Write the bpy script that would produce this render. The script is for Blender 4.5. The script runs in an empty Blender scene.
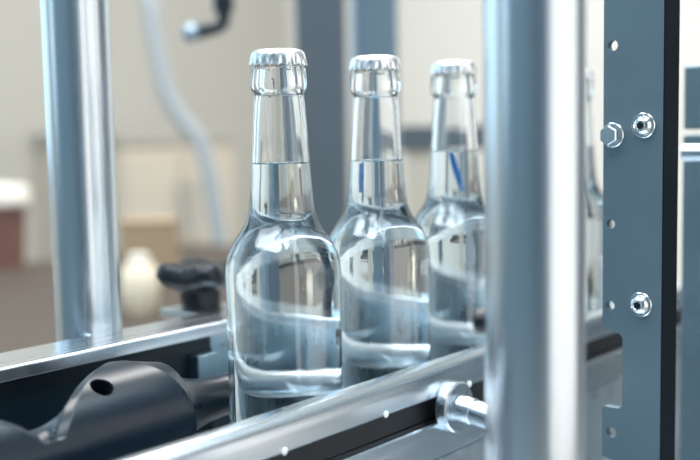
import bpy, bmesh, random
from math import *
from mathutils import Vector, Matrix
random.seed(4)
sc = bpy.context.scene
col = sc.collection
BELT = 950.0            # height of the conveyor belt above the floor, in mm (all lengths below are mm, belt top = 0)

# ------------------------------------------------------------------ mesh builder
class MB:
    def __init__(self): self.v = []; self.f = []
    def add(self, vs, fs):
        o = len(self.v); self.v += [tuple(map(float, p)) for p in vs]; self.f += [tuple(i + o for i in f) for f in fs]; return self
    def box(self, x0, x1, y0, y1, z0, z1):
        vs = [(x, y, z) for x in (x0, x1) for y in (y0, y1) for z in (z0, z1)]
        return self.add(vs, [(0,1,3,2),(4,6,7,5),(0,4,5,1),(2,3,7,6),(0,2,6,4),(1,5,7,3)])
    def lathe(self, prof, o=(0,0,0), axis='Z', n=64, fn=None, closed=False):
        """prof: list of (r, h); r = 0 makes a pole"""
        vs, fs, rings = [], [], []
        for r, h in prof:
            if r < 1e-6:
                rings.append([len(vs)]); vs.append((0, 0, h))
            else:
                k0 = len(vs); rings.append(list(range(k0, k0 + n)))
                for i in range(n):
                    a = 2*pi*i/n; rr, hh = (r, h) if fn is None else fn(r, h, a)
                    vs.append((rr*cos(a), rr*sin(a), hh))
        pairs = list(zip(rings, rings[1:])) + ([(rings[-1], rings[0])] if closed else [])
        for A, B in pairs:
            if len(A) == 1 and len(B) == 1: continue
            for i in range(n):
                j = (i + 1) % n
                if len(A) == 1: fs.append((A[0], B[i], B[j]))
                elif len(B) == 1: fs.append((A[i], A[j], B[0]))
                else: fs.append((A[i], A[j], B[j], B[i]))
        D = {'Z': lambda p: p, 'X': lambda p: (p[2], p[0], p[1]), 'Y': lambda p: (p[1], p[2], p[0])}[axis] if isinstance(axis, str) else None
        if D is None:
            q = Vector((0,0,1)).rotation_difference(Vector(axis).normalized()); D = lambda p: tuple(q @ Vector(p))
        vs = [tuple(a + b for a, b in zip(D(p), o)) for p in vs]
        return self.add(vs, fs)
    def cyl(self, p0, p1, r0, r1=None, n=48, bev=0.0):
        r1 = r0 if r1 is None else r1
        d = Vector(p1) - Vector(p0); L = d.length
        pr = [(0, 0), (r0, 0), (r1, L), (0, L)] if bev == 0 else [(0,0),(r0-bev,0),(r0,bev),(r1,L-bev),(r1-bev,L),(0,L)]
        return self.lathe(pr, p0, tuple(d), n)
    def sphere(self, c, r, n=32, sz=1.0):
        return self.lathe([(r*sin(pi*i/16) if 0 < i < 16 else 0, -r*sz*cos(pi*i/16)) for i in range(17)], c, 'Z', n)
    def tube(self, pts, r, n=20):
        pts = [Vector(p) for p in pts]; vs, fs = [], []
        up = Vector((0.31, 0.12, 1)).normalized()
        for k, p in enumerate(pts):
            t = (pts[min(k+1, len(pts)-1)] - pts[max(k-1, 0)]).normalized()
            a = t.cross(up if abs(t.dot(up)) < .95 else Vector((1, 0, 0))).normalized(); b = t.cross(a); rr = r[k] if isinstance(r, (list, tuple)) else r
            if k and vs:  # keep the frame from flipping
                pa = Vector(vs[-n]) - pts[k-1]
                a = (pa - t*pa.dot(t)).normalized(); b = t.cross(a)
            for i in range(n):
                w = 2*pi*i/n; vs.append(tuple(p + a*(rr*cos(w)) + b*(rr*sin(w))))
        for k in range(len(pts)-1):
            for i in range(n):
                j = (i+1) % n; fs.append((k*n+i, k*n+j, (k+1)*n+j, (k+1)*n+i))
        fs.append(tuple(range(n-1, -1, -1))); fs.append(tuple((len(pts)-1)*n+i for i in range(n)))
        return self.add(vs, fs)
    def prism(self, poly, axis, h0, h1, holes=()):
        """extruded 2-D outline (with round holes: (u, v, r)); axis X: (u,v) = (y,z); Y: (x,z); Z: (x,y)"""
        M = {'X': lambda u, v, h: (h, u, v), 'Y': lambda u, v, h: (u, h, v), 'Z': lambda u, v, h: (u, v, h)}[axis]
        bm = bmesh.new(); loops = [list(poly)] + [[(u + r*cos(2*pi*i/20), v + r*sin(2*pi*i/20)) for i in range(20)] for u, v, r in holes]
        ed = []
        for lp in loops:
            bv = [bm.verts.new((u, v, 0)) for u, v in lp]
            ed += [bm.edges.new((bv[i], bv[(i+1) % len(bv)])) for i in range(len(bv))]
        bmesh.ops.triangle_fill(bm, use_beauty=True, use_dissolve=False, edges=ed)
        bm.verts.index_update()
        base = [(v.co.x, v.co.y) for v in bm.verts]; tris = [tuple(v.index for v in f.verts) for f in bm.faces]; N = len(base)
        side = [(e.verts[0].index, e.verts[1].index) for e in bm.edges if len(e.link_faces) == 1]
        bm.free()
        self.add([M(u, v, h0) for u, v in base] + [M(u, v, h1) for u, v in base],
                 tris + [tuple(i + N for i in reversed(t)) for t in tris] + [(a, b, b + N, a + N) for a, b in side])
        return self
    def build(self, name, mat, parent=None, base=None, bevel=0.0, smooth=True, angle=40, kind=None):
        """mesh object; coordinates are stored relative to the thing's base point"""
        if parent is not None:
            root = parent
            while root.parent: root = root.parent
            o = Vector(root['_base'])
        else:
            o = Vector(base if base is not None else (sum(p[0] for p in self.v)/len(self.v), sum(p[1] for p in self.v)/len(self.v), min(p[2] for p in self.v)))
        bm = bmesh.new()
        bv = [bm.verts.new((Vector(p) - o)*0.001) for p in self.v]
        for f in self.f:
            try: bm.faces.new([bv[i] for i in f])
            except ValueError: pass
        bmesh.ops.remove_doubles(bm, verts=bm.verts, dist=1e-7)
        bmesh.ops.recalc_face_normals(bm, faces=bm.faces)
        me = bpy.data.meshes.new(name); bm.to_mesh(me); bm.free()
        if smooth:
            for p in me.polygons: p.use_smooth = True
            me.set_sharp_from_angle(angle=radians(angle))
        ob = bpy.data.objects.new(name, me); col.objects.link(ob)
        me.materials.append(mat)
        if parent is not None: ob.parent = parent
        else:
            ob.location = (o.x*.001, o.y*.001, (o.z + BELT)*.001); ob['_base'] = tuple(o)
        if bevel > 0:
            m = ob.modifiers.new('bevel', 'BEVEL'); m.width = bevel*.001; m.segments = 3; m.limit_method = 'ANGLE'; m.angle_limit = radians(35); m.harden_normals = True
        if kind: ob['kind'] = kind
        return ob

def thing(name, label, cat, base, group=None):
    o = bpy.data.objects.new(name, None); col.objects.link(o); o.empty_display_size = .02
    o.location = (base[0]*.001, base[1]*.001, (base[2] + BELT)*.001); o['_base'] = tuple(map(float, base))
    return tag(o, label, cat, group)
def tag(o, label, cat, group=None):
    o['label'] = label; o['category'] = cat
    if group: o['group'] = group
    return o
def struct(name, mb, mat, parent=None, **k):
    return mb.build(name, mat, parent, kind=None if parent else 'structure', **k)

# ------------------------------------------------------------------ materials
def srgb(r, g, b):
    f = lambda c: (c/255/12.92) if c/255 <= .04045 else ((c/255 + .055)/1.055)**2.4
    return (f(r), f(g), f(b), 1)
def mat(name, color, rough=.5, metal=0.0, noise=0.0, nscale=30, rnoise=0.0, bump=0.0, stretch=(1,1,1), coat=0.0, ior=1.5):
    m = bpy.data.materials.new(name); m.use_nodes = True; nt = m.node_tree; b = nt.nodes['Principled BSDF']
    b.inputs['Base Color'].default_value = color; b.inputs['Roughness'].default_value = rough; b.inputs['Metallic'].default_value = metal
    b.inputs['Coat Weight'].default_value = coat; b.inputs['IOR'].default_value = ior
    if noise or rnoise or bump:
        tc = nt.nodes.new('ShaderNodeTexCoord'); mp = nt.nodes.new('ShaderNodeMapping'); mp.inputs['Scale'].default_value = stretch
        n = nt.nodes.new('ShaderNodeTexNoise'); n.inputs['Scale'].default_value = nscale; n.inputs['Detail'].default_value = 6
        nt.links.new(tc.outputs['Object'], mp.inputs[0]); nt.links.new(mp.outputs[0], n.inputs['Vector'])
        if noise:
            mx = nt.nodes.new('ShaderNodeMix'); mx.data_type = 'RGBA'
            mx.inputs[6].default_value = tuple(c*(1-noise) for c in color[:3]) + (1,); mx.inputs[7].default_value = tuple(min(1, c*(1+noise)) for c in color[:3]) + (1,)
            nt.links.new(n.outputs[0], mx.inputs[0]); nt.links.new(mx.outputs[2], b.inputs['Base Color'])
        if rnoise:
            r = nt.nodes.new('ShaderNodeMapRange'); r.inputs[1].default_value = .3; r.inputs[2].default_value = .7
            r.inputs[3].default_value = max(0.02, rough - rnoise); r.inputs[4].default_value = rough + rnoise
            nt.links.new(n.outputs[0], r.inputs[0]); nt.links.new(r.outputs[0], b.inputs['Roughness'])
        if bump:
            bp = nt.nodes.new('ShaderNodeBump'); bp.inputs['Strength'].default_value = bump; bp.inputs['Distance'].default_value = .001
            nt.links.new(n.outputs[0], bp.inputs['Height']); nt.links.new(bp.outputs[0], b.inputs['Normal'])
    return m
def glassmat(name, color, ior, rough=0.0, bump=0.0, nscale=40):
    m = bpy.data.materials.new(name); m.use_nodes = True; nt = m.node_tree; nt.nodes.clear()
    o = nt.nodes.new('ShaderNodeOutputMaterial'); g = nt.nodes.new('ShaderNodeBsdfGlass')
    g.inputs['Color'].default_value = color; g.inputs['IOR'].default_value = ior; g.inputs['Roughness'].default_value = rough
    nt.links.new(g.outputs[0], o.inputs[0])
    if bump:
        tc = nt.nodes.new('ShaderNodeTexCoord'); n = nt.nodes.new('ShaderNodeTexNoise'); n.inputs['Scale'].default_value = nscale; n.inputs['Detail'].default_value = 2
        bp = nt.nodes.new('ShaderNodeBump'); bp.inputs['Strength'].default_value = bump; bp.inputs['Distance'].default_value = .001
        nt.links.new(tc.outputs['Object'], n.inputs['Vector']); nt.links.new(n.outputs[0], bp.inputs['Height']); nt.links.new(bp.outputs[0], g.inputs['Normal'])
    return m
def emit(name, color, s):
    m = bpy.data.materials.new(name); m.use_nodes = True; nt = m.node_tree; nt.nodes.clear()
    o = nt.nodes.new('ShaderNodeOutputMaterial'); e = nt.nodes.new('ShaderNodeEmission'); e.inputs[0].default_value = color; e.inputs[1].default_value = s
    nt.links.new(e.outputs[0], o.inputs[0]); return m

M_GLASS = glassmat('clear_glass', (.985, .995, 1, 1), 1.5, 0, .12, 60)
M_WATER = glassmat('clear_water', (.95, .985, 1, 1), 1.33)
M_CAP = mat('silver_cap', (.88, .91, .93, 1), .33, 1, rnoise=.06, nscale=400)
M_STEEL = mat('polished_stainless', (.66, .72, .77, 1), .27, 1, rnoise=.03, nscale=60, stretch=(1, 1, .03))
M_RAIL = mat('brushed_rail_steel', (.74, .80, .85, 1), .25, 1, rnoise=.035, nscale=300, stretch=(.02, 1, 1))
M_SATIN = mat('satin_steel', (.62, .67, .71, 1), .32, 1, rnoise=.06, nscale=80)
M_SKIRT = mat('blue_grey_steel', (.44, .58, .66, 1), .3, 1, rnoise=.05, nscale=60)
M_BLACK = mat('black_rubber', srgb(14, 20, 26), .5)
M_SCREW = mat('blue_black_plastic', srgb(10, 28, 42), .30, 0, rnoise=.04, nscale=25)
M_KNOB = mat('black_knob_plastic', srgb(12, 22, 30), .3)
M_PLATE = mat('blue_grey_anodised', srgb(112, 133, 144), .45, .6, noise=.06, nscale=40, rnoise=.05)
M_BOLT = mat('zinc_bolt', (.82, .86, .88, 1), .18, 1)
M_DARK = mat('dark_teal_metal', srgb(16, 34, 46), .4, .3)
M_NAVY = mat('navy_black_paint', srgb(10, 20, 28), .6, ior=1.2)
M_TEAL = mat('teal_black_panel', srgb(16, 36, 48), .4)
M_PIN = mat('white_pin', srgb(245, 248, 250), .3)
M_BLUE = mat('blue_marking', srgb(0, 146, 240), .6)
M_SLATE = mat('slate_paint', srgb(92, 102, 110), .4, .2, noise=.05, nscale=6)
M_PALEBLUE = mat('pale_blue_metal', srgb(150, 172, 188), .3, .7)
M_HOSE = mat('pale_blue_hose', srgb(146, 155, 161), .5)
M_WALL = mat('cream_wall', srgb(184, 182, 175), .8, noise=.03, nscale=2)
M_WALL2 = mat('white_wall', srgb(224, 222, 216), .8, noise=.03, nscale=2)
M_FLOOR = mat('grey_floor', srgb(150, 148, 142), .45, noise=.1, nscale=8)
M_CEIL = mat('white_ceiling', srgb(226, 230, 232), .9)
M_HALL = mat('grey_hall_wall', srgb(94, 118, 132), .8, noise=.05, nscale=2)
M_FRAME = mat('window_frame_grey', srgb(120, 128, 134), .5)
M_BEIGE = mat('beige_board', srgb(196, 188, 174), .8, noise=.05, nscale=12)
M_GREYTOP = mat('grey_board', srgb(172, 169, 162), .7)
M_TAN = mat('tan_card', srgb(170, 148, 122), .85, noise=.06, nscale=12)
M_BROWN = mat('dark_brown_bench', srgb(70, 60, 52), .6, noise=.15, nscale=10, stretch=(1, 6, 1))
M_RED = mat('dull_red_brown', srgb(120, 86, 78), .6, noise=.06, nscale=15)
M_WHITE = mat('white_plastic', srgb(240, 236, 226), .4)
M_CREAM = mat('cream_ceramic', srgb(236, 224, 200), .35)
M_CHAIN = mat('conveyor_chain', srgb(120, 132, 140), .35, .8, rnoise=.08, nscale=90)
M_COOL = emit('cool_daylight', (.62, .85, 1, 1), 1.7)
M_WARM = emit('white_daylight', (1, .97, .93, 1), 1.45)

# ------------------------------------------------------------------ camera
F_PX, TILT, ROLL, YAW = 1055.46, .0962, -.0185, .6864647
CAM = Vector((-422.6, -394.4, 187.2))
Fw = Vector((cos(YAW)*cos(TILT), sin(YAW)*cos(TILT), -sin(TILT)))
R0 = Vector((sin(YAW), -cos(YAW), 0)); U0 = R0.cross(Fw)
Rt = R0*cos(ROLL) + U0*sin(ROLL); Up = -R0*sin(ROLL) + U0*cos(ROLL)
cd = bpy.data.cameras.new('camera'); cam = bpy.data.objects.new('camera', cd); col.objects.link(cam); sc.camera = cam
cam.matrix_world = Matrix(((Rt.x, Up.x, -Fw.x, CAM.x*.001), (Rt.y, Up.y, -Fw.y, CAM.y*.001), (Rt.z, Up.z, -Fw.z, (CAM.z + BELT)*.001), (0, 0, 0, 1)))
cd.sensor_width = 36; cd.lens = F_PX/700*36; cd.clip_start = .02; cd.clip_end = 50
cd.dof.use_dof = True; cd.dof.focus_distance = .572; cd.dof.aperture_fstop = 4.0; cd.dof.aperture_blades = 7
def at(px, py, depth):
    return CAM + (Fw + Rt*((px - 350)/F_PX) - Up*((py - 230)/F_PX))*depth

# ------------------------------------------------------------------ bottles
PITCH = 85.3
OUT = [(0, 3.5), (8, 3), (16, 1.4), (23, .3), (26.5, 0), (29.5, .8), (31.2, 3), (31.7, 7), (31.7, 60), (31.9, 95), (32.1, 106), (31.9, 111), (31.2, 116), (30.0, 120), (28.2, 124),
       (25.8, 128), (23.3, 131.5), (21.2, 134.8), (19.6, 138), (18.5, 141.5), (17.9, 145), (17.2, 152), (15.9, 170), (14.7, 190), (13.75, 204), (13.65, 206.2), (14.2, 207.6), (14.9, 208.8), (15.3, 210.6),
       (15.35, 214), (15.1, 217.5), (14.6, 220.2), (13.4, 221.5), (13.3, 227), (12.6, 228.4), (11, 228.8)]
INN = [(9.2, 228.4), (8.6, 226), (8.8, 218), (10.2, 208), (11.1, 202), (12.2, 188), (13.3, 170), (14.5, 152), (15.2, 144.5), (16.0, 140.8), (17.4, 137), (19.1, 133.3), (21.3, 129.6), (23.6, 126),
       (25.8, 122.3), (27.3, 118.6), (28.2, 114.6), (28.7, 110), (28.9, 104), (28.8, 60), (28.7, 16), (27.5, 10.5), (24.5, 7.8), (18, 7.2), (9, 8.4), (0, 9)]
def inner_r(z):
    for (r0, z0), (r1, z1) in zip(INN, INN[1:]):
        if z1 <= z <= z0: return r1 + (r0 - r1)*(z - z1)/(z0 - z1)
    return INN[-1][0]
def fine(pr, k=3):
    """Catmull-Rom resampling of a profile"""
    out = []
    for i in range(len(pr)-1):
        p0, p1, p2, p3 = pr[max(i-1, 0)], pr[i], pr[i+1], pr[min(i+2, len(pr)-1)]
        for s in range(k):
            t = s/k
            q = [.5*(2*p1[c] + (p2[c]-p0[c])*t + (2*p0[c]-5*p1[c]+4*p2[c]-p3[c])*t*t + (3*p1[c]-p0[c]-3*p2[c]+p3[c])*t**3) for c in (0, 1)]
            out.append((max(q[0], 0) if i or s else p1[0], q[1]))
    out.append(pr[-1]); return out
def make_bottle(x, level, label, streak=None, spin=0.0):
    t = thing('glass_bottle', label, 'bottle', (x, 0, 0), 'clear glass bottles on the conveyor')
    o = (x, 0, 0)
    MB().lathe(fine(OUT) + fine(INN), o, 'Z', 128).build('glass', M_GLASS, t, angle=180)
    pr = [(r + .12, z - .12) for r, z in fine(INN) if z < level - 2.0]
    rl = inner_r(level) + .12
    top = [(0, level), (rl*.6, level), (rl - 1.6, level + .06), (rl - .7, level + .2), (rl - .2, level + .45), (rl, level + .7)]
    pr[-1] = (0, pr[-1][1])
    MB().lathe(top + [(rl, level + .2)] + pr, o, 'Z', 128).build('water', M_WATER, t, angle=60)
    # crown cap: shallow dome, rounded shoulder, 21 crimped flutes flaring to the rim
    def crimp(r, h, a):
        k = min(1, max(0, (227.0 - h)/5.0)); c = cos(21*(a + spin))
        return r + k*(.55*c), h - (k**2)*.55*c
    cp = [(0, 230.6), (6, 230.5), (11, 230.1), (13.2, 229.4), (14.3, 228.3), (14.75, 227), (14.95, 225.6), (15.1, 224.2), (15.25, 222.8), (15.4, 221.9), (15.1, 221.7), (14.7, 222.6), (14.3, 224.5), (13.9, 227), (13.2, 228.4), (0, 229.3)]
    MB().lathe(cp, o, 'Z', 252, fn=crimp).build('crown_cap', M_CAP, t, angle=60)
    if streak:  # solid strip stands in for a blue image refracted by the water
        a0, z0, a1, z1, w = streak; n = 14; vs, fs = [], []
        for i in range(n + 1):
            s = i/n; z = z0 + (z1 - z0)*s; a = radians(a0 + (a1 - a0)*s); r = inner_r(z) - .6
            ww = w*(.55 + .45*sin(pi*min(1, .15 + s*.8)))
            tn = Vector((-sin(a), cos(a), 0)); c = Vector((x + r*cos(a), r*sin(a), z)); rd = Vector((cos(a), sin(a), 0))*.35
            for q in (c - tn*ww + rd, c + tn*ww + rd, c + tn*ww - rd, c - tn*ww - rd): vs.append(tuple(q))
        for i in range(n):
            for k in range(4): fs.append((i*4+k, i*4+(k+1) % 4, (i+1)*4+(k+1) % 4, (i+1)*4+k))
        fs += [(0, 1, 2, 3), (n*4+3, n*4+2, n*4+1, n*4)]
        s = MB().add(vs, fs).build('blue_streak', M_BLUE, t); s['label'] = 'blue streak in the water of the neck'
    return t
make_bottle(0, 168.5, 'nearest and largest clear glass bottle of water, sharp, with silver crown cap', None)
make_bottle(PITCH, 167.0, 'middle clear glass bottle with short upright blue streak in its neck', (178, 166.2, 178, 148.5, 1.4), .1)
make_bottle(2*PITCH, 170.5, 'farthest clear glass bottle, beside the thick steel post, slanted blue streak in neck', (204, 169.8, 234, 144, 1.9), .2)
make_bottle(4*PITCH, 169.0, 'sliver of clear glass bottle seen between the thick steel post and the notched plate', None, .15)

# ------------------------------------------------------------------ conveyor belt
t = thing('conveyor_belt', 'grey slat chain conveyor under the row of glass bottles', 'conveyor', (60, 0, -14))
for k in range(19):
    x0 = -245 + k*38.1
    MB().box(x0, x0 + 36.9, -32.8, 32.8, -4, 0).build('slat', M_CHAIN, t, bevel=1.0)
MB().box(-245, 475, -30, 30, -14, -4.2).build('chain_bed', M_DARK, t)
for y in (-1, 1): MB().box(-245, 475, y*20 - 6, y*20 + 6, -88, -14).build('chain_support', M_DARK, t)

# ------------------------------------------------------------------ front rail
t = thing('guide_rail', 'long polished steel guide rail with slot in front of the bottles', 'rail', (60, -43, -6))
X0, X1 = -330, 470
arc = [(-43 + 9.5*cos(a), 40 + 9.5*sin(a)) for a in [pi*i/18 for i in range(19)]]
prof = [(-33.5, -6)] + arc + [(-52.5, 32), (-51.6, 31), (-43, 30.6), (-43, 16.4), (-51.6, 16), (-52.5, 15), (-52.5, -4.5), (-51, -6)]
MB().prism(prof, 'X', X0, X1).build('rail_profile', M_RAIL, t, angle=30)
MB().box(X0, X1, -45.5, -43.05, 16.8, 30.2).build('slot_insert', M_BLACK, t)  # black strip gives the rail slot its shade
for px in (-140, -58.5, 22.5, 105.5, 187):
    MB().lathe([(0, 0), (1.9, 0), (2.0, .5), (1.3, 1.0), (0, 1.2)], (px, -52.4, 32.2), (0, -1, 0), 20).build('rivet', M_PIN, t)
cx, cz = 83, 24
MB().box(-330, 470, -52, -36, -88, -6.05).build('rail_support', M_SATIN, t)
w = MB().lathe([(0, 0), (14, 0), (15, 1), (15, 7), (14, 8), (0, 8)], (cx, -52.6, cz), (0, -1, 0), 64).build('clamp_washer', M_STEEL, t)
d = Vector((0, -1, -.13)).normalized(); p0 = Vector((cx, -60.4, cz))
MB().lathe([(0, 0), (7.4, 0), (7.8, .4), (7.8, 9.5), (7.5, 10), (7, 10.2), (7, 11.2), (7.5, 11.6), (7.5, 61), (7, 62), (0, 62)], p0, tuple(d), 40).build('clamp_rod', M_STEEL, t)

# ------------------------------------------------------------------ feed screw
AX_Y, AX_Z, RS = 48.5, 33.0, 33.5
def r_screw(x, ph):
    """radius of the screw; its flutes grow along the axis, each from xa to xb at this angle"""
    w = (1 + cos(radians(ph)))/2                      # 1 at the bottle side, 0 at the back
    fl = [(-232 + 92*w, min(-64, -47 - 95*w), 23.5), (-44 - 8*w, 34 + 14*w, 17.5), (62 + 16*w, 112 + 10*w, 17.5)]
    r = RS
    for k, (xa, xb, dp) in enumerate(fl):
        if xb - xa < 4: continue
        u = (x - (xa + xb)/2)/((xb - xa)/2)
        if abs(u) < 1: r = RS - 4 - dp*sqrt(1 - u*u)*min(1, (xb - xa)/60)
        else:
            cl, cr = 46*(1 - w) + 1.5, 6; cd_ = 2.4 + 3.2*min(1, (1 - w)*2.2)                 # chamfers before and after the flute
            if xa - cl < x <= xa: r = min(r, RS - cd_ + (xa - x)*cd_/cl)
            if xb <= x < xb + cr: r = min(r, RS - 2.4 + (x - xb)*2.4/cr)
    return max(r, 9)
sx0, sx1, ns, na = -250.0, 8.0, 420, 160
vs, fs = [], []
for i in range(ns + 1):
    x = sx0 + (sx1 - sx0)*i/ns
    for k in range(na):
        ph = 360*k/na; r = r_screw(x, ph); a = radians(ph)
        vs.append((x, AX_Y - r*cos(a), AX_Z + r*sin(a)))
for i in range(ns):
    for k in range(na):
        j = (k+1) % na; fs.append((i*na+k, i*na+j, (i+1)*na+j, (i+1)*na+k))
fs += [tuple(range(na)), tuple(ns*na + k for k in range(na-1, -1, -1))]
t = thing('feed_screw', 'blue-black fluted feed screw behind the steel guide rail, lower left', 'feed screw', (-40, AX_Y, AX_Z - RS))
body = MB().add(vs, fs).build('fluted_body', M_SCREW, t, angle=9)
MB().cyl((-300, AX_Y, AX_Z), (400, AX_Y, AX_Z), 8).build('shaft', M_SATIN, t)
for x in (-290, 380): MB().box(x, x + 14, AX_Y - 12, AX_Y + 12, -88, AX_Z - 7.9).build('bearing_block', M_DARK, t)
# threaded set-screw hole in the crest: black lining paints its inner shade, with a small bright screw in it
ph = 57; hx = -102; a = radians(ph); nrm = Vector((0, -cos(a), sin(a))); c = Vector((hx, AX_Y, AX_Z)) + nrm*RS
cut = MB().cyl(c - nrm*9, c + nrm*6, 6.2, n=40).build('socket_drill', M_SCREW, t)
md = body.modifiers.new('drill', 'BOOLEAN'); md.object = cut; md.operation = 'DIFFERENCE'; md.solver = 'EXACT'
bpy.context.view_layer.update()
me = bpy.data.meshes.new_from_object(body.evaluated_get(bpy.context.evaluated_depsgraph_get()))
body.modifiers.clear(); body.data = me; bpy.data.objects.remove(cut, do_unlink=True)
me.set_sharp_from_angle(angle=radians(9))
s = MB().lathe([(6.15, -.9), (6.15, -9.5), (0, -9.5), (0, -8.9), (5.5, -8.9), (5.7, -.9)], c, tuple(nrm), 40, closed=True).build('socket', M_NAVY, t); s['label'] = 'black round screw socket in the crest'
q = c - nrm*8.9 + Vector((-1.5, 0, -.5))
MB().lathe([(0, 0), (2.6, 0), (2.6, 3), (2.0, 3.6), (0, 3.6)], q, tuple(nrm), 20).build('set_screw', M_BOLT, s)

# ------------------------------------------------------------------ back rail with skirt
t = thing('guard_rail', 'flat steel-topped back rail behind the feed screw', 'rail', (60, 125, -80))
MB().prism([(106, 54), (106, 61), (107, 62), (142, 62), (143, 61), (143, 54), (139, 54), (139, 57), (110, 57), (110, 54)], 'X', -330, 470).build('top_strip', M_RAIL, t, bevel=.6)
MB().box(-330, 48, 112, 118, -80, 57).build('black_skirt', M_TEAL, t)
MB().box(48.5, 470, 112, 118, -80, 57).build('steel_skirt', M_SKIRT, t)
MB().box(28, 46, 102, 112, 20, 44).build('bracket', M_SKIRT, t, bevel=1)

# star knob standing on the back rail
ky = 166
def on_plane_y(px, py, y):
    d = at(px, py, 1) - CAM; return CAM + d*((y - CAM.y)/d.y)
kx = on_plane_y(201, 300, ky).x; kz = on_plane_y(201, 288, ky).z - 75.5
t = thing('star_knob', 'black star-shaped clamping knob at the back rail, left of the nearest bottle', 'knob', (kx, ky, kz + 56))
MB().box(kx - 22, kx + 22, 142, ky + 20, kz + 56, kz + 62).build('mounting_tab', M_SATIN, t, bevel=1)
def lobes(r, h, a):
    k = max(0.0, min(1.0, (r - 9)/12)); c = cos(4*a + 2.2); return r*(1 + .13*k*c), h + 1.6*k*(c - .3)
MB().lathe([(0, 62), (14.2, 62), (14.6, 66), (15.2, 74), (17, 80), (0, 80)], (kx, ky, kz), 'Z', 48).build('hub', M_KNOB, t)
MB().lathe([(0, 73), (12, 73.5), (19, 75.5), (25, 79), (28, 84.5), (27.4, 90), (24, 93.8), (17, 94), (10, 91.5), (0, 90)], (kx, ky, kz), 'Z', 120, fn=lobes).build('knob_head', M_KNOB, t)

# ------------------------------------------------------------------ round posts
def post(px0, px1, y, depth, label, ztop=900):
    a, b = at(px0, y, depth), at(px1, y, depth); c = (a + b)/2; r = (a - b).length/2*.995
    t = thing('support_post', label, 'post', (c.x, c.y, -88), 'round steel posts of the machine frame')
    MB().lathe([(r - 3, -80), (r, -80), (r, ztop), (r - 3, ztop)], (c.x, c.y, 0), 'Z', 96, closed=True).build('tube', M_STEEL, t)
    MB().lathe([(0, -88), (r + 8, -88), (r + 8, -80), (r + 2, -79.8), (0, -79.8)], (c.x, c.y, 0), 'Z', 64).build('base_flange', M_SATIN, t)
    MB().lathe([(0, ztop), (r, ztop), (r, ztop + 4), (r - 2, ztop + 6), (0, ztop + 6)], (c.x, c.y, 0), 'Z', 64).build('end_cap', M_KNOB, t)
    return t, c, r
tf, cf, rf = post(484, 585, 230, 440, 'thick polished steel post in front, right of the bottles')
post(49, 115.5, 170, 668, 'polished steel post at left, behind the back rail')
# clamp knob screwed into the back of the front post
kp = at(481, 321, 452)
dirv = (Vector((cf.x, cf.y, kp.z)) - kp).normalized()
k1 = MB().lathe([(0, 0), (3.6, 0), (5.2, 1.2), (5.6, 3), (5.6, 8), (4.6, 9.5), (2.5, 10), (2.5, (Vector((cf.x, cf.y, kp.z)) - kp).length - rf + 1), (0, (Vector((cf.x, cf.y, kp.z)) - kp).length - rf + 1)], kp - dirv*3, tuple(dirv), 24).build('clamp_screw', M_KNOB, tf)
k1['label'] = 'black clamp screw sticking out of the side'

# ------------------------------------------------------------------ slotted plate at right
t = thing('mounting_plate', 'tall blue-grey metal plate with bolts and a notch, right side', 'plate', (150, -140, -80))
PX = 140
outl = [(-122.5, 430), (-122.5, 70), (-124.5, 68), (-133, 66), (-135, 64), (-135, 24), (-133, 22), (-124, 22), (-122.5, 20.5), (-122.5, -8), (-136, -11), (-136, -80), (-158, -80), (-158, 430)]
MB().prism(outl, 'X', PX, PX + 5, holes=[(-128, 231, 3.1), (-127.3, 129.5, 2.7), (-127.3, 82, 2.7), (-128.2, 7, 3.2)]).build('face_plate', M_PLATE, t, smooth=False)
MB().box(PX + .2, PX + 21, -158.6, -153, -80, 430).build('side_flange', M_NAVY, t, bevel=.5)  # coloured dark as the shade on the side turned from the light
def bolt(y, z, hexa=False):
    d = (-1, 0, 0); o = (PX - .02, y, z)
    b = MB().lathe([(0, 0), (7.0, 0), (7.0, 1.2), (6.6, 1.6), (0, 1.6)], o, d, 40).build('washer', M_BOLT, t)
    if hexa: MB().lathe([(0, 1.5), (5.6, 1.5), (5.6, 6.2), (5.0, 6.9), (0, 6.9)], o, d, 6).build('hex_bolt', M_BOLT, b, angle=20)
    else:
        MB().lathe([(0, 5.0), (2.2, 5.0), (2.5, 5.4), (3.4, 5.2), (5.2, 3.6), (5.6, 1.5), (0, 1.5)], o, d, 40).build('button_bolt', M_BOLT, b)
        MB().lathe([(0, 5.1), (2.1, 5.1), (2.1, 4.2), (0, 4.2)], o, d, 6).build('hex_socket', M_DARK, b)
bolt(-147, 185.6); bolt(-146, 84.5); bolt(-128.5, 180.5, True)

# frame member behind the plate at the right border
t = thing('side_frame', 'teal-grey machine side frame at right border behind the notched plate', 'frame', (255, -172, -80))
a, b = at(681, 300, 745), at(760, 300, 745)
MB().box(a.x, a.x + 30, a.y - 95, a.y, -80, 178).build('side_panel', M_PLATE, t, bevel=1)
a2 = at(683, 115, 735)
MB().box(a2.x, a2.x + 24, a2.y - 60, a2.y, 182, 226).build('clamp_block', M_PLATE, t, bevel=2)
MB().box(a2.x + 5, a2.x + 19, a2.y - 50, a2.y - 20, 170, 190).build('block_neck', M_DARK, t)
c = at(684, 153, 700)
MB().cyl((c.x, c.y, c.z), (c.x + 4, c.y - 110, c.z), 6.0).build('cross_rod', M_STEEL, t)
MB().box(c.x - 8, a2.x + 10, c.y - 95, c.y - 70, c.z - 10, c.z + 10).build('rod_holder', M_PLATE, t)

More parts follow.
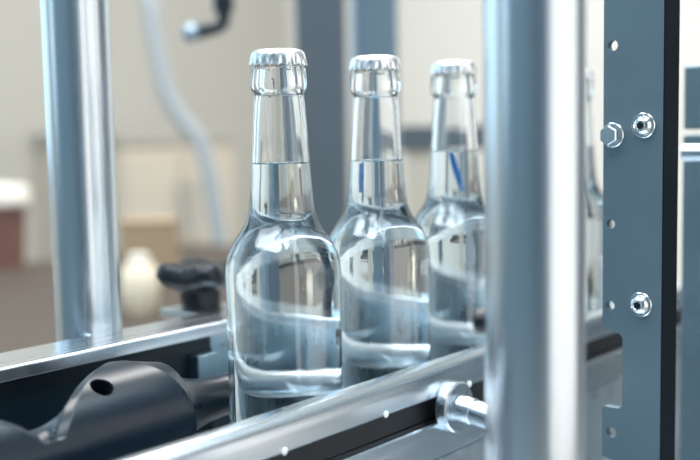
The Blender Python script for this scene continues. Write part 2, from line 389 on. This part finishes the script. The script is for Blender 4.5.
# machine bed everything is bolted to
t = thing('machine_bed', 'stainless machine bed beneath the rails and posts', 'machine bed', (100, 20, -BELT))
MB().box(-420, 560, -330, 330, -92, -88).box(-420, 560, -330, 330, -100, -93).build('bed_plate', M_SATIN, t)
for x in (-400, 520):
    for y in (-310, 290): MB().box(x, x + 30, y, y + 30, -BELT, -100).build('leg', M_SATIN, t)

# ------------------------------------------------------------------ room
WX0, WX1, WY0, WY1, ZC = -3200, 3500, -2800, 3200, 2450
struct('floor', MB().box(WX0-100, WX1+100, WY0-100, WY1+100, -BELT-50, -BELT), M_FLOOR)
struct('ceiling', MB().box(WX0-100, WX1+100, WY0-100, WY1+100, ZC, ZC+60), M_CEIL)
struct('wall_back', MB().box(WX0-100, WX1+100, WY1, WY1+100, -BELT, ZC), M_WALL)
struct('wall_right', MB().box(WX1, WX1+100, WY0, WY1, -BELT, ZC), M_WALL2)
struct('wall_front', MB().box(WX0-100, WX1+100, WY0-100, WY0, -BELT, ZC), M_HALL)
struct('wall_left', MB().box(WX0-100, WX0, WY0, WY1, -BELT, ZC), M_HALL)
def unseen_window(n, axis, c, u0, u1, z0, z1, m, s, nm=3):
    """window on a wall; s = direction into the room"""
    def bx(mb, a, b, za, zb, d0, d1):
        h0, h1 = sorted((c + s*d0, c + s*d1))
        return mb.box(a, b, h0, h1, za, zb) if axis == 'Y' else mb.box(h0, h1, a, b, za, zb)
    fr = MB(); fw = 50
    for k in range(nm + 1):
        u = u0 + (u1 - u0)*k/nm; bx(fr, u - fw/2, u + fw/2, z0, z1, 0, 50)
    bx(fr, u0, u1, z0 - fw, z0, 0, 60); bx(fr, u0, u1, z1, z1 + fw, 0, 50)
    f = struct('window_%d' % n, fr, M_FRAME)
    struct('window_pane', bx(MB(), u0, u1, z0, z1, 4, 10), m, f)
unseen_window(1, 'Y', WY0, -1300, 2700, -900, 2000, M_WARM, 1, 4)
unseen_window(2, 'Y', WY1, -1900, 1300, 100, 2200, M_COOL, -1, 4)  # out of view; widened to light the left rims of the bottles
unseen_window(3, 'X', WX0, 1700, 3000, 240, 2000, M_COOL, 1, 2)
struct('door_1', MB().box(WX1 - 40, WX1, -2700, -700, -BELT, 1900), M_SLATE)  # out of view; added for the dark edge reflected in the front post

# ------------------------------------------------------------------ background machine parts and bench
def upright(name, px0, px1, depth, label, m, cat, ztop=1500, dy=70):
    a, b = at(px0, 60, depth), at(px1, 60, depth); w = (a - b).length; c = (a + b)/2
    t = thing(name, label, cat, (c.x, c.y, -BELT))
    ca, sa = Rt.x, Rt.y; L = hypot(ca, sa); ca /= L; sa /= L
    def P(u, v): return (c.x + ca*u - sa*v, c.y + sa*u + ca*v)
    h = w/2; o = 5
    MB().prism([P(-h+o, 0), P(h-o, 0), P(h, o), P(h, dy), P(-h, dy), P(-h, o)], 'Z', -BELT + 12, ztop).build('column', m, t)
    MB().prism([P(-h-30, -30), P(h+30, -30), P(h+30, dy+30), P(-h-30, dy+30)], 'Z', -BELT, -BELT + 12).build('foot_plate', M_SLATE, t)
    return t, P, h
upright('machine_column', 296, 346, 1500, 'dark slate square column behind the two nearest bottles', M_SLATE, 'column')
t2, P2, h2 = upright('steel_column', 352, 398, 1640, 'pale blue-grey steel column behind the middle bottle', M_PALEBLUE, 'column')
# cross beam running right from the pale column
bz = at(440, 138, 1900).z
t = thing('cross_beam', 'dark grey horizontal beam with cream panel behind the farthest bottle', 'beam', (*at(440, 138, 1900).xy, -BELT))
pa, pb = at(400, 138, 1900), at(560, 138, 1900)
dx = (pb - pa).xy.normalized(); nx = Vector((-dx.y, dx.x))
def Q(u, v): return tuple(pa.xy + dx*u + nx*v)
Lb = (pb - pa).xy.length
MB().prism([Q(0, 0), Q(Lb, 0), Q(Lb, 40), Q(0, 40)], 'Z', bz - 22, bz + 22).build('beam', M_SLATE, t)
MB().prism([Q(12, 6), Q(58, 6), Q(58, 30), Q(12, 30)], 'Z', -BELT, bz - 22).build('cream_panel', M_BEIGE, t)
MB().prism([Q(Lb - 40, 0), Q(Lb, 0), Q(Lb, 40), Q(Lb - 40, 40)], 'Z', -BELT, bz - 22).build('leg', M_SLATE, t)

# hanging crank handle
p_top = at(224, -4, 1350); p_k = at(224, 26, 1350); p_e = at(191, 33, 1340)
t = thing('crank_handle', 'dark bent crank handle with pale knob hanging at the top', 'handle', (p_k.x, p_k.y, p_e.z - 12))
MB().cyl((p_k.x, p_k.y, ZC), (p_k.x, p_k.y, p_k.z + 8), 8.5).cyl((p_k.x, p_k.y, p_top.z + 6), (p_k.x, p_k.y, p_top.z - 20), 13).build('hanger_rod', M_DARK, t)
MB().tube([Vector((p_k.x, p_k.y, p_k.z + 14)), Vector((p_k.x, p_k.y, p_k.z + 4)), p_k + (p_e - p_k)*.12, p_k + (p_e - p_k)*.5, p_e + (p_k - p_e)*.1], [8, 8, 8, 9, 10]).build('crank_arm', M_DARK, t)
MB().sphere(p_e, 11.5).build('grip', M_PALEBLUE, t)

# bench with things on it
BT = -112
t = thing('work_bench', 'dark brown work bench by the back wall', 'bench', (900, 1250, -BELT))
bx0, bx1, by0, by1 = 120, 1500, 800, 1750
MB().box(bx0, bx1, by0, by1, BT - 40, BT).build('bench_top', M_BROWN, t, bevel=3)
for x in (bx0 + 20, bx1 - 80):
    for y in (by0 + 20, by1 - 80): MB().box(x, x + 60, y, y + 60, -BELT, BT - 40).build('leg', M_SLATE, t)
def on_bench(px, py):
    d = Fw + Rt*((px - 350)/F_PX) - Up*((py - 230)/F_PX); k = (BT - CAM.z)/d.z; return CAM + d*k, k
c, k = on_bench(2, 266)
s = k/F_PX
t = thing('paint_pail', 'dull red-brown pail with white lid at the left border on the bench', 'pail', (c.x, c.y, BT))
MB().lathe([(0, BT), (22*s, BT), (26*s, BT + 62*s), (0, BT + 62*s)], (c.x, c.y, 0), 'Z', 40).build('pail_body', M_RED, t)
MB().lathe([(0, BT + 62*s), (30*s, BT + 62*s), (31*s, BT + 70*s), (28*s, BT + 80*s), (0, BT + 83*s)], (c.x, c.y, 0), 'Z', 40).build('lid', M_WHITE, t)
c, k = on_bench(141, 316); s = k/F_PX
t = thing('cream_jar', 'round cream jar on the bench right of the left post', 'jar', (c.x, c.y, BT))
MB().lathe([(0, BT), (12*s, BT), (18*s, BT + 12*s), (20*s, BT + 28*s), (18*s, BT + 44*s), (12*s, BT + 54*s), (0, BT + 55*s)], (c.x, c.y, 0), 'Z', 40).build('jar_body', M_CREAM, t)
MB().lathe([(0, BT + 54*s), (10*s, BT + 54*s), (10*s, BT + 62*s), (0, BT + 64*s)], (c.x, c.y, 0), 'Z', 32).build('jar_lid', M_WHITE, t)
def carton(px, py, w, h, d, m, label):
    c, k = on_bench(px, py); s = k/F_PX; w *= s; h *= s; d *= s
    t = thing('carton', label, 'box', (c.x, c.y, BT))
    ca, sa = R0.x, R0.y
    P = lambda u, v: (c.x + ca*u - sa*v, c.y + sa*u + ca*v)
    MB().prism([P(-w/2, 0), P(w/2, 0), P(w/2, d), P(-w/2, d)], 'Z', BT, BT + h).build('carton_body', m, t, bevel=2)
    MB().prism([P(-w/2 - 2, -2), P(-1, -2), P(-1, d + 2), P(-w/2 - 2, d + 2)], 'Z', BT + h, BT + h + 4).build('flap', m, t)
    MB().prism([P(1, -2), P(w/2 + 2, -2), P(w/2 + 2, d + 2), P(1, d + 2)], 'Z', BT + h, BT + h + 4).build('flap', m, t)
carton(148, 283, 52, 60, 40, M_TAN, 'tan carton on the bench behind the cream jar')

# cabinet against the back wall
yb = WY1 - 520
x0, x1 = on_plane_y(118, 140, yb).x, on_plane_y(233, 140, yb).x; wx = x1 - x0; zt = on_plane_y(175, 131, yb).z
t = thing('storage_cabinet', 'beige cabinet with grey top edge against the back wall, beyond the star knob', 'cabinet', ((x0 + x1)/2, WY1 - 300, -BELT))
MB().box(x0, x1, yb, WY1 - 5, -BELT, zt - 45).build('cabinet_body', M_BEIGE, t, bevel=4)
MB().box(x0 - 15, x1 + 15, yb - 15, WY1 - 5, zt - 45, zt).build('top_board', M_GREYTOP, t, bevel=4)
for k in (0, 1):
    u0 = x0 + 20 + k*(wx/2 - 10)
    dr = MB().box(u0, u0 + wx/2 - 30, yb - 18, yb, -BELT + 60, zt - 80).build('door', M_BEIGE, t, bevel=3)
    hx = u0 + (wx/2 - 60 if k == 0 else 30)
    MB().cyl((hx, yb - 40, -200), (hx, yb - 40, 0), 8).cyl((hx, yb - 40, -180), (hx, yb - 18, -180), 6).cyl((hx, yb - 40, -20), (hx, yb - 18, -20), 6).build('handle', M_SATIN, dr)

# pale hose hanging down to the floor in front of the cabinet
D = 3050
pts = [at(146, -60, D), at(150, 0, D), at(157, 50, D), at(168, 95, D), at(184, 122, D), at(200, 142, D), at(210, 180, D), at(217, 225, D), at(223, 280, D), at(228, 340, D)]
top, low = Vector((pts[0].x, pts[0].y, ZC)), Vector((pts[-1].x, pts[-1].y, -BELT))
P = [top] + pts + [low]; sm = []
for i in range(len(P) - 1):
    p0, p1, p2, p3 = P[max(i-1, 0)], P[i], P[i+1], P[min(i+2, len(P)-1)]
    for k in range(6):
        u = k/6; sm.append(.5*(2*p1 + (p2-p0)*u + (2*p0-5*p1+4*p2-p3)*u*u + (3*p1-p0-3*p2+p3)*u**3))
sm.append(low)
tag(MB().tube(sm, 22).build('air_hose', M_HOSE, None, base=tuple(low)), 'pale blue hose hanging down in front of the back wall', 'hose')

# ------------------------------------------------------------------ lamps
def area(name, x, y, z, sx, sy, e, c, rot=(0, 0, 0)):
    l = bpy.data.lights.new(name, 'AREA'); l.shape = 'RECTANGLE'; l.size = sx; l.size_y = sy; l.energy = e; l.color = c
    o = bpy.data.objects.new(name, l); col.objects.link(o); o.location = (x*.001, y*.001, (z + BELT)*.001); o.rotation_euler = rot
area('ceiling_tube_light', 1100, 1000, ZC - 40, 2.6, 1.0, 110, (1, .97, .93))  # unseen ceiling areas added to brighten walls, rails and bottle shoulders
area('ceiling_tube_light', 300, -900, ZC - 40, 2.6, 1.0, 60, (.78, .91, 1))
area('ceiling_tube_light', -1600, 300, ZC - 40, .9, 2.6, 60, (.85, .94, 1))

w = bpy.data.worlds.new('world'); sc.world = w; w.use_nodes = True
w.node_tree.nodes['Background'].inputs[0].default_value = (.8, .9, 1, 1); w.node_tree.nodes['Background'].inputs[1].default_value = .3

for o in bpy.data.objects:
    if '_base' in o: del o['_base']
sc.view_settings.view_transform = 'Standard'; sc.view_settings.look = 'None'; sc.view_settings.exposure = 0.22; sc.view_settings.gamma = 1.0
sc.view_settings.use_curve_mapping = False
cy = sc.cycles
cy.max_bounces = 24; cy.transmission_bounces = 24; cy.glossy_bounces = 8; cy.diffuse_bounces = 4; cy.transparent_max_bounces = 16
cy.sample_clamp_indirect = 8.0; cy.blur_glossy = .5
